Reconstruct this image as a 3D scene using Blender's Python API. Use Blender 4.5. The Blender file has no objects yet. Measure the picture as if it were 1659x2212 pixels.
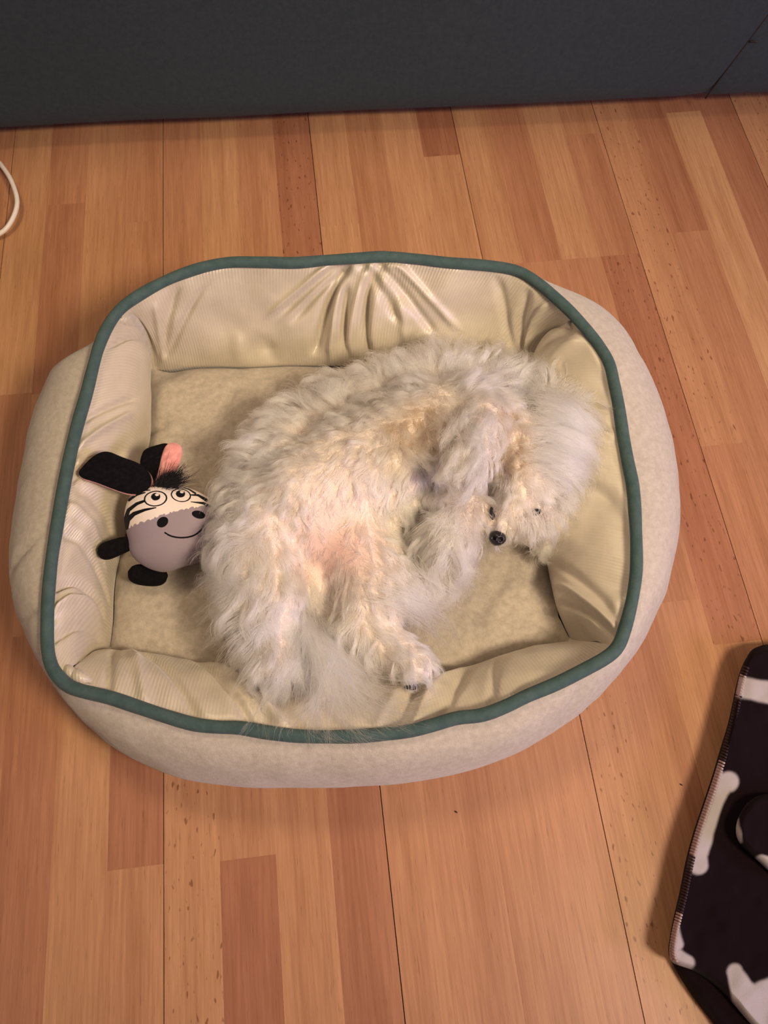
import bpy, bmesh, math
import numpy as np
from mathutils import Matrix, Vector
SC = bpy.context.scene
COL = SC.collection
rng = np.random.default_rng(7)

# ------------------------------------------------------------------ camera
FPX, CXP, CYP, CAMH = 1660.0, 829.5, 1106.0, 0.85
_Y = np.array([-479.5, 3806, -1660.]); _X = np.array([29000, 2930, -1660.])
_X -= _Y * (_X @ _Y) / (_Y @ _Y)
_Y /= np.linalg.norm(_Y); _X /= np.linalg.norm(_X); _Z = np.cross(_X, _Y)
ROT = np.array([_X, _Y, _Z])                 # camera axes -> world axes
CAM = np.array([0, 0, CAMH])
cam = bpy.data.objects.new('camera', bpy.data.cameras.new('camera'))
COL.objects.link(cam)
M = Matrix([list(r) for r in ROT]).to_4x4(); M.translation = Vector(CAM)
cam.matrix_world = M
cam.data.sensor_fit = 'HORIZONTAL'; cam.data.sensor_width = 36.0
cam.data.lens = 36.0 * FPX / 1659.0
cam.data.clip_start = 0.01
SC.camera = cam
SC.view_settings.view_transform = 'Standard'; SC.view_settings.look = 'None'
SC.view_settings.gamma = 1.0; SC.view_settings.use_curve_mapping = False
SC.view_settings.exposure = -0.13

def P(px, py, z):
    """the point of the room seen at photo pixel (px, py) at height z above the floor"""
    d = ROT @ np.array([px - CXP, -(py - CYP), -FPX])
    return CAM + d * ((z - CAMH) / d[2])

# ------------------------------------------------------------------ world and lamps
w = bpy.data.worlds.new('world'); SC.world = w; w.use_nodes = True
w.node_tree.nodes['Background'].inputs[0].default_value = (1.0, 0.76, 0.72, 1)
w.node_tree.nodes['Background'].inputs[1].default_value = 0.165

def area(name, loc, target, size, power, color):
    l = bpy.data.lights.new(name, 'AREA'); l.shape = 'DISK'; l.size = size
    l.energy = power; l.color = color
    o = bpy.data.objects.new(name, l); COL.objects.link(o)
    o.location = loc
    o.rotation_euler = (Vector(target) - Vector(loc)).to_track_quat('-Z', 'Y').to_euler()
    return o
key = area('floor_lamp_light', (0.85, -0.50, 1.60), (-0.04, 0.64, 0), 0.40, 7.0, (1.0, 0.80, 0.56)); key.data.spread = math.radians(74)
area('ceiling_lamp_light', (-0.35, 1.0, 2.0), (0.05, 0.5, 0), 0.45, 13.5, (1.0, 0.74, 0.47))
area('violet_lamp_light', (1.8, -0.7, 0.9), (0.3, 0.2, 0), 0.6, 20, (0.66, 0.50, 1.0))

# ------------------------------------------------------------------ material helpers
def nt(name):
    m = bpy.data.materials.new(name); m.use_nodes = True
    t = m.node_tree; return m, t, t.nodes['Principled BSDF']
def N(t, kind, **kw):
    n = t.nodes.new(kind)
    for k, v in kw.items():
        if hasattr(n, k): setattr(n, k, v)
        else: n.inputs[k].default_value = v
    return n
def L(t, a, b): t.links.new(a, b)
def mapping(t, scale, coord='Object'):
    tc = N(t, 'ShaderNodeTexCoord'); mp = N(t, 'ShaderNodeMapping')
    mp.inputs['Scale'].default_value = scale
    L(t, tc.outputs[coord], mp.inputs['Vector']); return mp
def noise(t, vec, scale, detail=3, rough=0.5):
    n = N(t, 'ShaderNodeTexNoise'); n.inputs['Scale'].default_value = scale
    n.inputs['Detail'].default_value = detail; n.inputs['Roughness'].default_value = rough
    if vec is not None: L(t, vec, n.inputs['Vector'])
    return n
def ramp(t, fac, stops):
    r = N(t, 'ShaderNodeValToRGB'); e = r.color_ramp.elements
    e[0].position, e[0].color = stops[0][0], tuple(stops[0][1]) + (1,)
    e[1].position, e[1].color = stops[-1][0], tuple(stops[-1][1]) + (1,)
    for p, c in stops[1:-1]:
        x = e.new(p); x.color = tuple(c) + (1,)
    L(t, fac, r.inputs[0]); return r
def mixc(t, fac, a, b, mode='MIX'):
    m = N(t, 'ShaderNodeMix', data_type='RGBA', blend_type=mode)
    for s, v in ((m.inputs[0], fac), (m.inputs[6], a), (m.inputs[7], b)):
        if hasattr(v, 'is_linked'): L(t, v, s)
        elif isinstance(v, (int, float)): s.default_value = v
        else: s.default_value = tuple(v) + ((1,) if len(v) == 3 else ())
    return m.outputs[2]
def bump(t, b, height, strength, dist, prev=None):
    n = N(t, 'ShaderNodeBump'); n.inputs['Strength'].default_value = strength
    n.inputs['Distance'].default_value = dist
    L(t, height, n.inputs['Height'])
    if prev is not None: L(t, prev, n.inputs['Normal'])
    L(t, n.outputs[0], b.inputs['Normal']); return n.outputs[0]

def fabric(name, c1, c2, rough=0.9, sheen=0.3, nscale=60, bscale=900, bstr=0.35, bdist=0.0006, mott=(0.35, 0.65)):
    m, t, b = nt(name)
    mp = mapping(t, (1, 1, 1))
    n1 = noise(t, mp.outputs[0], nscale, 5, 0.65)
    r = ramp(t, n1.outputs[0], [(mott[0], c1), (mott[1], c2)])
    L(t, r.outputs[0], b.inputs['Base Color'])
    b.inputs['Roughness'].default_value = rough; b.inputs['Specular IOR Level'].default_value = .15
    b.inputs['Sheen Weight'].default_value = sheen
    b.inputs['Sheen Roughness'].default_value = 0.5
    n2 = noise(t, mp.outputs[0], bscale, 2, 0.6)
    p = bump(t, b, n2.outputs[0], bstr, bdist)
    bump(t, b, n1.outputs[0], 0.25, 0.002, p)
    return m

def attr_mat(name, rough=0.8, sheen=0.2, bscale=1200, bstr=0.3):
    m, t, b = nt(name)
    a = N(t, 'ShaderNodeAttribute', attribute_name='col')
    L(t, a.outputs['Color'], b.inputs['Base Color'])
    b.inputs['Roughness'].default_value = rough
    b.inputs['Sheen Weight'].default_value = sheen; b.inputs['Specular IOR Level'].default_value = .15
    mp = mapping(t, (1, 1, 1)); n2 = noise(t, mp.outputs[0], bscale, 2)
    bump(t, b, n2.outputs[0], bstr, 0.0005)
    return m

def wood_mat():
    m, t, b = nt('beech_strip')
    oi = N(t, 'ShaderNodeObjectInfo')
    tc = N(t, 'ShaderNodeTexCoord')
    off = N(t, 'ShaderNodeVectorMath', operation='SCALE'); off.inputs[0].default_value = (7.3, 11.7, 0)
    L(t, oi.outputs['Random'], off.inputs['Scale'])
    add = N(t, 'ShaderNodeVectorMath', operation='ADD')
    L(t, tc.outputs['Object'], add.inputs[0]); L(t, off.outputs[0], add.inputs[1])
    def mp(sx, sy):
        q = N(t, 'ShaderNodeMapping'); q.inputs['Scale'].default_value = (sx, sy, 1)
        L(t, add.outputs[0], q.inputs['Vector']); return q.outputs[0]
    broad = noise(t, mp(38, 1.6), 1.0, 3, 0.55)
    fine = noise(t, mp(330, 12), 1.0, 4, 0.65)
    pores = noise(t, mp(700, 45), 1.0, 2, 0.5)
    fleck = noise(t, mp(240, 85), 1.0, 1, 0.4)
    c = oi.outputs['Color']
    br = ramp(t, broad.outputs[0], [(0.32, (0.86, 0.80, 0.77)), (0.5, (1, 1, 1)), (0.68, (1.10, 1.13, 1.14))])
    c1 = mixc(t, 1.0, c, br.outputs[0], 'MULTIPLY')
    fr = ramp(t, fine.outputs[0], [(0.3, (0.82, 0.78, 0.76)), (0.7, (1.10, 1.12, 1.13))])
    c2 = mixc(t, 1.0, c1, fr.outputs[0], 'MULTIPLY')
    pr = ramp(t, pores.outputs[0], [(0.25, (0.62, 0.55, 0.5)), (0.36, (1, 1, 1))])
    c3 = mixc(t, 0.8, c2, pr.outputs[0], 'MULTIPLY')
    fl = ramp(t, fleck.outputs[0], [(0.27, (0.40, 0.28, 0.22)), (0.335, (1, 1, 1))])
    fs = N(t, 'ShaderNodeMath', operation='SUBTRACT'); fs.inputs[0].default_value = 1.0
    L(t, oi.outputs['Alpha'], fs.inputs[1])
    c4 = mixc(t, fs.outputs[0], c3, fl.outputs[0], 'MULTIPLY')
    L(t, c4, b.inputs['Base Color'])
    b.inputs['Roughness'].default_value = 0.42
    b.inputs['Specular IOR Level'].default_value = 0.35
    bump(t, b, fine.outputs[0], 0.25, 0.0003)
    return m

# ------------------------------------------------------------------ object helpers
def base_of(parent):
    while parent is not None and parent.parent is not None: parent = parent.parent
    return np.array(parent.location) if parent is not None else np.zeros(3)
def tag(o, label=None, cat=None, group=None, kind=None):
    for k, v in (('label', label), ('category', cat), ('group', group), ('kind', kind)):
        if v: o[k] = v
    return o
def thing(name, label, cat, loc, group=None):
    o = bpy.data.objects.new(name, None); COL.objects.link(o); o.location = [float(x) for x in loc]
    o.empty_display_size = 0.05
    return tag(o, label, cat, group)
def mesh(name, V, F, mat, parent=None, smooth=True, uv=None, col=None, loc=None):
    V = np.asarray(V, float).reshape(-1, 3)
    o0 = base_of(parent)
    if loc is not None: V = V - np.asarray(loc)
    else: V = V - o0
    me = bpy.data.meshes.new(name)
    me.from_pydata(V.tolist(), [], [list(map(int, f)) for f in F])
    if smooth: me.polygons.foreach_set('use_smooth', [True] * len(me.polygons))
    if uv is not None:
        l = me.uv_layers.new(name='UVMap')
        vi = np.zeros(len(me.loops), int); me.loops.foreach_get('vertex_index', vi)
        l.data.foreach_set('uv', np.asarray(uv, float).reshape(-1, 2)[vi].ravel())
    if col is not None:
        a = me.color_attributes.new('col', 'FLOAT_COLOR', 'POINT')
        c = np.asarray(col, float).reshape(-1, 3)
        a.data.foreach_set('color', np.c_[c, np.ones(len(c))].ravel())
    me.materials.append(mat)
    o = bpy.data.objects.new(name, me); COL.objects.link(o)
    if loc is not None: o.location = [float(x) for x in loc]
    if parent is not None: o.parent = parent
    return o
def gridF(nu, nv, cu=False, cv=False, flip=False):
    iu = np.arange(nu if cu else nu - 1); iv = np.arange(nv if cv else nv - 1)
    U, W = np.meshgrid(iu, iv, indexing='ij')
    a = U * nv + W; b = ((U + 1) % nu) * nv + W
    c = ((U + 1) % nu) * nv + (W + 1) % nv; d = U * nv + (W + 1) % nv
    F = np.stack([a, b, c, d], -1).reshape(-1, 4)
    return F[:, ::-1] if flip else F
def spline(pts, n, closed=False):
    """Catmull-Rom through pts, resampled evenly to n points"""
    p = np.asarray(pts, float)
    if closed: q = np.vstack([p[-1], p, p[0], p[1]])
    else: q = np.vstack([2 * p[0] - p[1], p, 2 * p[-1] - p[-2]])
    out = []
    for i in range(1, len(q) - 2):
        t = np.linspace(0, 1, 24, endpoint=False)[:, None]
        a, b, c, d = q[i - 1], q[i], q[i + 1], q[i + 2]
        out.append(0.5 * (2 * b + (c - a) * t + (2 * a - 5 * b + 4 * c - d) * t**2 + (-a + 3 * b - 3 * c + d) * t**3))
    o = np.vstack(out + [q[-2][None]])
    s = np.r_[0, np.cumsum(np.linalg.norm(np.diff(o, axis=0), axis=1))]
    x = np.linspace(0, s[-1], n, endpoint=not closed)
    return np.stack([np.interp(x, s, o[:, k]) for k in range(o.shape[1])], 1)
def tube(path, r, ns=12, closed=False, up=(0, 0, 1), flat=1.0):
    p = np.asarray(path, float); n = len(p)
    if closed: T = np.roll(p, -1, 0) - np.roll(p, 1, 0)
    else: T = np.gradient(p, axis=0)
    T /= np.linalg.norm(T, axis=1)[:, None] + 1e-12
    up = np.array(up, float); S = np.cross(T, up); S /= np.linalg.norm(S, axis=1)[:, None] + 1e-9
    Nn = np.cross(S, T)
    r = np.broadcast_to(np.asarray(r, float), (n,))[:, None, None]
    a = np.linspace(0, 2 * math.pi, ns, endpoint=False)[None, :, None]
    V = p[:, None] + r * (np.cos(a) * S[:, None] * flat + np.sin(a) * Nn[:, None])
    F = [list(f) for f in gridF(n, ns, closed, True)]
    V = V.reshape(-1, 3)
    if not closed:
        F += [list(range(ns)), list(range((n - 1) * ns, n * ns))[::-1]]
    return V, F
def vnoise(x, y, seed=0):
    """smooth value noise, -1..1"""
    r = np.random.default_rng(seed); T = r.uniform(-1, 1, (64, 64))
    x = np.asarray(x, float); y = np.asarray(y, float)
    xi = np.floor(x).astype(int); yi = np.floor(y).astype(int); fx = x - xi; fy = y - yi
    fx = fx * fx * (3 - 2 * fx); fy = fy * fy * (3 - 2 * fy)
    g = lambda i, j: T[i % 64, j % 64]
    return (g(xi, yi) * (1 - fx) + g(xi + 1, yi) * fx) * (1 - fy) + (g(xi, yi + 1) * (1 - fx) + g(xi + 1, yi + 1) * fx) * fy
def smst(a, b, x):
    t = np.clip((x - a) / (b - a), 0, 1); return t * t * (3 - 2 * t)
def pxs(lst, z): return np.array([P(x, y, z) for x, y in lst])

# ------------------------------------------------------------------ floor
slab_mat, t_, b_ = nt('subfloor'); b_.inputs['Base Color'].default_value = (0.10, 0.05, 0.03, 1); b_.inputs['Roughness'].default_value = 0.8
WOOD = wood_mat()
X0, X1, Y0, Y1 = -1.6, 1.9, -1.3, 2.3
fv = [(x, y, z) for z in (-0.03, -0.009) for x, y in ((X0, Y0), (X1, Y0), (X1, Y1), (X0, Y1))]
floor = mesh('floor', fv, [(3, 2, 1, 0), (4, 5, 6, 7), (0, 1, 5, 4), (1, 2, 6, 5), (2, 3, 7, 6), (3, 0, 4, 7)], slab_mat, smooth=False)
tag(floor, kind='structure')
SW, SX = 0.0559, -0.211
# column -> joints going down the photo, with the tone of each block (0 dark red, 1 pale)
COLS = {
 -7: ([.9, .45], [.5, .6, .4]), -6: ([.70, .2], [.5, .35, .6]), -5: ([.585, .1], [.45, .35, .5]),
 -4: ([.585, .12], [.72, .30, .5]), -3: ([.905, .582, .262], [.42, .30, .52, .28]),
 -2: ([.60, .2], [.62, .55, .66]), -1: ([.86, .45, .010], [.52, .45, .22, .62]),
 0: ([.62, .25], [.40, .5, .68]), 1: ([.50, .006], [.72, .6, .12, .50]), 2: ([.55], [.46, .60]),
 3: ([.52, .2], [.16, .5, .24]), 4: ([.824, .4], [.66, .72, .52]), 5: ([.45], [.56, .47]),
 6: ([.35], [.66, .49]), 7: ([.945, .5], [.20, .72, .47]), 8: ([.728, .25], [.68, .32, .56]),
 9: ([.728, .3], [.36, .55, .42]), 10: ([.728, .22], [.78, .48, .58]), 11: ([.968, .728, .165], [.62, .40, .30, .10][:4]),
 12: ([.414], [.60, .42]), 13: ([.76, .3], [.32, .42, .5]), 14: ([1.0, .35], [.25, .88, .5]),
 15: ([.55, .2], [.28, .25, .5]), 16: ([.8, .3], [.66, .5, .45]), 17: ([.6], [.4, .5]), 18: ([.9, .4], [.55, .4, .6])}
COLS[11] = ([.968, .728, .165], [.62, .42, .20, .56])
FLECK = {(0, 2), (12, 0), (11, 2), (8, 2), (3, 0), (16, 0)}
def tone(tn):
    a = np.array([.33, .130, .072]); m_ = np.array([.45, .218, .112]); c = np.array([.56, .315, .155])
    return a + (m_ - a) * tn / .5 if tn < .5 else m_ + (c - m_) * (tn - .5) / .5
for k in range(-14, 28):
    if k in COLS: js, tn = COLS[k]
    else:
        js = list(np.sort(rng.uniform(-.9, 1.9, 4))[::-1]); tn = list(rng.uniform(.2, .8, 5))
    js = [1.75] + list(js) + ([-.45] if k in COLS else [])
    tn = [.5] + list(tn) + ([.5] if k in COLS else [])
    if k not in COLS: tn = tn[:len(js) + 1]; tn += [.4] * (len(js) + 1 - len(tn))
    ys = [Y1] + js + [Y0]
    xl = SX + k * SW + (.00045 if k % 4 == 0 else 0); xr = SX + (k + 1) * SW - (.00045 if k % 4 == 3 else 0)
    for i in range(len(ys) - 1):
        yt, yb = ys[i], ys[i + 1]
        tt = tn[i] if i < len(tn) else .5
        c_, hw, hl = ((xl + xr) / 2, (yt + yb) / 2), (xr - xl) / 2, (yt - yb) / 2
        ch = .00002
        V = [(sx * hw, sy * hl, -.009) for sx, sy in ((-1, -1), (1, -1), (1, 1), (-1, 1))]
        V += [(sx * hw, sy * hl, -ch) for sx, sy in ((-1, -1), (1, -1), (1, 1), (-1, 1))]
        V += [(sx * (hw - ch), sy * (hl - ch * .5), 0) for sx, sy in ((-1, -1), (1, -1), (1, 1), (-1, 1))]
        F = [(8, 9, 10, 11)] + [(a + q, a + (q + 1) % 4, a + 4 + (q + 1) % 4, a + 4 + q) for a in (0, 4) for q in range(4)]
        o = mesh('plank', np.array(V) + [c_[0], c_[1], 0], F, WOOD, floor, smooth=False, loc=(c_[0], c_[1], 0))
        rgb = tone(min(1, max(0, tt + rng.uniform(-.03, .03))))
        o.color = (*rgb, 0.25 if (k, i - 1) in FLECK else 1.0)

# ------------------------------------------------------------------ sofa
SOFA = fabric('sofa_weave', (.032, .045, .052), (.040, .054, .061), .95, .05, 150, 1400, .5, .0006)
gap_mat, t_, b_ = nt('dark_gap'); b_.inputs['Base Color'].default_value = (.02, .015, .015, 1)
zb = .030
A = P(0, 284, zb)[:2]; B = P(1659, 208, zb)[:2]
du = (B - A) / np.linalg.norm(B - A); dn = np.array([-du[1], du[0]])          # along the front, away into the sofa
def SP(s, d, z): q = A + du * s + dn * d; return (q[0], q[1], z)
sofa = thing('sofa', 'dark blue grey upholstered sofa front running across behind the dog bed', 'sofa', SP(.6, .45, 0))
LS = float(np.linalg.norm(B - A))
def on_face(px, py):
    """(s, z) where the pixel meets the sofa's front plane"""
    d = ROT @ np.array([px - CXP, -(py - CYP), -FPX]); a3 = np.array([A[0], A[1], 0]); n3 = np.array([dn[0], dn[1], 0])
    q = CAM + d * (((a3 - CAM) @ n3) / (d @ n3)); return float((q[:2] - A) @ du), float(q[2])
s0, z0 = on_face(1659, 30); s1, z1 = on_face(1522, 214)
slope = (s0 - s1) / (z0 - z1)
def seam_s(z): return s1 + (z - z1) * slope
zt = .41
def face_panel(name, side):
    nz, ns = 40, 60
    V = []
    for i in range(ns):
        for j in range(nz):
            z = zb + (zt - zb) * j / (nz - 1); u = i / (ns - 1)
            if side == 0: s = -1.0 + (seam_s(z) + 1.0) * u; e = (seam_s(z) - s)
            else: s = seam_s(z) + (LS + .75 - seam_s(z)) * u; e = s - seam_s(z)
            d = .004 * math.exp(-(e / .004)) + .014 * math.exp(-((z - zb) / .012)) + .03 * math.exp(-((zt - z) / .02)) - .004
            d += .0015 * float(vnoise(s * 6, z * 6, 3)) 
            V.append(SP(s, d, z))
    return mesh(name, V, gridF(ns, nz), SOFA, sofa)
face_panel('front_panel', 0); face_panel('corner_panel', 1)
# horizontal stitched seam on the corner panel
sa, za = on_face(1618, 86); sb, zb2 = on_face(1700, 88)
V, F = tube([SP(s, -.0035, za + (zb2 - za) * (s - sa) / (sb - sa)) for s in np.linspace(sa, LS + .7, 40)], .0012, 6)
mesh('horizontal_seam', V, F, gap_mat, sofa)
V, F = tube([SP(seam_s(z), -.0008, z) for z in np.linspace(zb + .002, zt, 40)], .0012, 6)
mesh('slanted_seam', V, F, gap_mat, sofa)
def rbox(name, s0_, s1_, d0, d1, z0_, z1_, mat, parent, bev=.03):
    bm = bmesh.new(); bmesh.ops.create_cube(bm, size=1)
    for v in bm.verts:
        v.co = Vector(((v.co.x) * (s1_ - s0_), v.co.y * (d1 - d0), v.co.z * (z1_ - z0_)))
    bmesh.ops.bevel(bm, geom=bm.edges[:], offset=bev, segments=4, profile=.5, affect='EDGES')
    V = [np.array(SP((s0_ + s1_) / 2 + v.co.x, (d0 + d1) / 2 + v.co.y, (z0_ + z1_) / 2 + v.co.z)) for v in bm.verts]
    F = [[v.index for v in f.verts] for f in bm.faces]; bm.free()
    return mesh(name, V, F, mat, parent)
rbox('base_frame', -1.0, LS + .75, .012, .85, zb + .001, .405, SOFA, sofa, .01)
for a0 in (-.78, .27): rbox('seat_cushion', a0, a0 + 1.04, -.01, .62, .41, .55, SOFA, sofa, .045)
rbox('backrest', -1.0, LS + .75, .62, .88, .38, .85, SOFA, sofa, .06)
rbox('armrest', -1.02, -.79, .0, .85, .38, .64, SOFA, sofa, .05)
for s in (-.85, LS + .6):
    for d in (.08, .78): rbox('foot', s, s + .05, d, d + .05, 0, zb + .003, gap_mat, sofa, .004)

# ------------------------------------------------------------------ dog bed
PLUSH = fabric('beige_plush', (.44, .39, .33), (.54, .485, .42), .95, .3, 170, 1500, .6, .0008)
CUSH = fabric('cushion_plush', (.41, .355, .285), (.54, .475, .39), .95, .3, 150, 1300, .7, .001)
PIPE = fabric('teal_binding', (.046, .084, .084), (.068, .110, .108), .85, .1, 90, 1600, .5, .0005)
def rib_mat(name='ribbed_satin', k=1.0):
    m, t, b = nt(name)
    tc = N(t, 'ShaderNodeTexCoord'); mp = N(t, 'ShaderNodeMapping'); L(t, tc.outputs['UV'], mp.inputs['Vector'])
    wv = N(t, 'ShaderNodeTexWave', wave_type='BANDS', bands_direction='X'); wv.inputs['Scale'].default_value = 1 / (.0034 * 3.1416 * .3183 * 6.2832) * 2 * 3.1416 / 3.1416
    wv.inputs['Scale'].default_value = 98.0; wv.inputs['Distortion'].default_value = 0.25; wv.inputs['Detail'].default_value = 1
    L(t, mp.outputs[0], wv.inputs['Vector'])
    n1 = noise(t, mp.outputs[0], 22, 4, .6); n2 = noise(t, mp.outputs[0], 7, 2, .5)
    base = ramp(t, n1.outputs[0], [(.3, (.49, .43, .335)), (.7, (.59, .52, .405))])
    rr = ramp(t, wv.outputs[0], [(.0, (.86, .84, .80)), (.6, (1.05, 1.05, 1.05))])
    c = mixc(t, .36 * k, base.outputs[0], rr.outputs[0], 'MULTIPLY')
    L(t, c, b.inputs['Base Color']); b.inputs['Roughness'].default_value = .40
    b.inputs['Specular IOR Level'].default_value = .75; b.inputs['Sheen Weight'].default_value = .3
    amt = ramp(t, n2.outputs[0], [(.40, (.15, .15, .15)), (.6, (1, 1, 1))])
    hm = N(t, 'ShaderNodeMath', operation='MULTIPLY'); L(t, wv.outputs[0], hm.inputs[0]); L(t, amt.outputs[0], hm.inputs[1])
    p = bump(t, b, hm.outputs[0], .42 * k, .0007)
    bump(t, b, n1.outputs[0], .3, .004, p)
    return m
RIB = rib_mat(); SATIN = rib_mat('worn_satin', .25)
bed = thing('dog_bed', 'oval beige plush dog bed with teal piping along its raised rim', 'dog bed', (0.0, .34, 0))

PIPEPX = [(830,556),(760,560),(700,564),(640,569),(570,568),(500,568),(450,576),(400,591),(350,612),(300,640),(262,668),(236,702),(216,745),(203,790),(188,850),(172,905),(158,960),(145,1020),(133,1085),(122,1150),(112,1215),(105,1290),(103,1350),(104,1400),(112,1438),(130,1465),(155,1485),(190,1496),(240,1508),(300,1528),(360,1548),(420,1565),(470,1571),(520,1573),(580,1583),(640,1590),(700,1592),(760,1591),(820,1587),(880,1580),(930,1568),(985,1552),(1040,1545),(1090,1527),(1140,1503),(1200,1478),(1260,1448),(1310,1420),(1335,1395),(1350,1355),(1364,1300),(1373,1240),(1374,1180),(1371,1110),(1366,1050),(1356,1000),(1345,940),(1336,880),(1326,830),(1315,785),(1292,745),(1262,708),(1232,675),(1200,645),(1165,615),(1130,592),(1095,581),(1040,574),(970,569),(900,561)]
def rim_h(px, py):
    return .150 + .018 * smst(1000, 560, py) - .022 * smst(1100, 1590, py) + .008 * smst(400, 830, abs(px - 740) * 1.0) * 0
RIM = spline([P(x, y, rim_h(x, y)) for x, y in PIPEPX], 420, True)
CEN = np.array([0.0, .335])
ang = lambda p: np.arctan2(p[..., 1] - CEN[1], p[..., 0] - CEN[0])
BULGE = [P(x, y, .058) for x, y in [(330,650),(262,690),(212,728),(170,775),(140,815),(105,880),(78,960),(55,1080),(40,1180),(37,1250),(48,1330),(82,1410),(128,1480),(180,1555),(245,1615),(330,1660),(420,1688),(520,1699),(650,1702),(800,1698),(950,1680),(1080,1643),(1200,1578),(1290,1508),(1360,1425),(1410,1335),(1442,1240),(1457,1140),(1452,1040),(1435,950),(1405,870),(1368,808),(1328,752),(1278,704),(1222,664),(1150,625)]]
rbk = [RIM[np.argmin(np.abs(ang(RIM) - a))] for a in np.radians([62, 78, 95, 110])]
BULGE += [np.array([p[0] + .006 * math.cos(a), p[1] + .006 * math.sin(a), .058]) for p, a in zip(rbk, np.radians([62, 80, 95, 112]))]
BL = spline(BULGE, 900, True)
ba = ang(BL); o_ = np.argsort(ba); ba = ba[o_]; brr = np.linalg.norm(BL[o_][:, :2] - CEN, axis=1)
ra = ang(RIM)
br = np.interp(ra, np.r_[ba - 2 * math.pi, ba, ba + 2 * math.pi], np.r_[brr, brr, brr])
rr = np.linalg.norm(RIM[:, :2] - CEN, axis=1)
bk_ = np.where(RIM[:, 0] < 0, smst(.49, .565, RIM[:, 1]), smst(.50, .615, RIM[:, 1])); br = np.maximum(br * (1 - bk_) + (rr + .004) * bk_, rr + .004)
UD = np.stack([np.cos(ra), np.sin(ra)], 1)
nv = 40; V = np.zeros((len(RIM), nv, 3)); arc = np.linspace(0, 1, len(RIM), endpoint=False)
for j in range(nv):
    f = j / (nv - 1)
    if f < .72:
        g = f / .72; th = g * math.pi / 2
        rad = rr + (br - rr) * np.sin(th) ** .9; z = .058 + (RIM[:, 2] - .004 - .058) * (np.cos(th)) ** 1.05
    else:
        g = (f - .72) / .28; th = g * math.pi / 2
        rad = br - .028 * (1 - np.cos(th)); z = .058 - .057 * np.sin(th)
    wr = .0011 * vnoise(arc * 64, f * 3.0 + 0 * arc, 5) + 0.0006 * vnoise(arc * 128, f * 9 + 0 * arc, 6)
    wr *= math.sin(math.pi * min(1, f * 1.15)) if f < .87 else 0
    fold = -.006 * np.exp(-((((arc - (.30 + .035 * f)) / .0022)) ** 2)) * math.exp(-((f - .22) / .22) ** 2) \
           - .005 * np.exp(-((((arc - (.655 - .05 * f)) / .004)) ** 2)) * math.exp(-((f - .25) / .2) ** 2) \
           - .005 * np.exp(-((((arc - (.345 - .02 * f)) / .0022)) ** 2)) * math.exp(-((f - .2) / .18) ** 2)
    rad = rad + wr + fold
    V[:, j, 0] = CEN[0] + UD[:, 0] * rad; V[:, j, 1] = CEN[1] + UD[:, 1] * rad; V[:, j, 2] = z + wr * .5
uv = np.stack(np.meshgrid(arc * 2, np.linspace(0, .2, nv), indexing='ij'), -1)
mesh('outer_wall', V, gridF(len(RIM), nv, True, flip=True), PLUSH, bed, uv=uv)
# underside
ring = V[:, -1, :]; Vb = np.vstack([ring, [[CEN[0], CEN[1], .001]]])
mesh('underside', Vb, [(i, len(ring), (i + 1) % len(ring)) for i in range(len(ring))], PLUSH, bed)
pr = .0062 + .0004 * vnoise(arc * 60, arc * 0, 9)
pv, pf = tube(RIM + [0, 0, .001], pr, 14, True)
mesh('piping', pv, pf, PIPE, bed)

# inner seam (cushion edge) in photo order and the four crease lines up to the rim
ZS = .046
SEAM = {'back': [(322,790),(360,798),(420,792),(480,791),(540,792),(620,789),(700,790),(795,791),(900,795),(1020,795),(1150,800)],
        'right': [(1150,800),(1165,900),(1172,1000),(1176,1100),(1184,1205),(1200,1290),(1214,1340),(1235,1383)],
        'front': [(1235,1383),(1180,1398),(1130,1412),(1070,1428),(1010,1446),(950,1460),(850,1466),(700,1462),(560,1456),(494,1448),(420,1436),(330,1420),(235,1403)],
        'left': [(235,1403),(243,1340),(246,1270),(254,1220),(275,1140),(300,1040),(322,950),(318,870),(322,790)]}
CORN = {'TL': (258, 676), 'TR': (1240, 690), 'BR': (1330, 1396), 'BL': (140, 1470)}
def rim_idx(c):
    q = P(*c, rim_h(*c)); return int(np.argmin(np.linalg.norm(RIM - q, axis=1)))
IDX = {k: rim_idx(v) for k, v in CORN.items()}
def rim_seg(a, b, n):
    """rim from corner a to corner b, the short way in list direction given"""
    ia, ib = IDX[a], IDX[b]; L_ = len(RIM)
    fw = (ib - ia) % L_; bw = (ia - ib) % L_
    idx = [(ia + k) % L_ for k in range(fw + 1)] if fw < bw else [(ia - k) % L_ for k in range(bw + 1)]
    q = RIM[idx].copy(); q[:, 2] -= .002
    return spline(q[::6] if len(q) > 14 else q, n) if False else np.stack([np.interp(np.linspace(0, 1, n), np.linspace(0, 1, len(q)), q[:, k]) for k in range(3)], 1)
CREASE = {'TL': [(322,790),(312,755),(290,715),(258,676)], 'TR': [(1150,800),(1165,765),(1195,722),(1240,690)],
          'BR': [(1235,1383),(1270,1388),(1305,1392),(1330,1396)], 'BL': [(235,1403),(200,1412),(165,1435),(140,1470)]}
def crease(c, m):
    z = [ZS, ZS + .028, ZS + .065, rim_h(*CORN[c]) - .002]
    return spline([P(*p, zz) for p, zz in zip(CREASE[c], z)], m)
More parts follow.
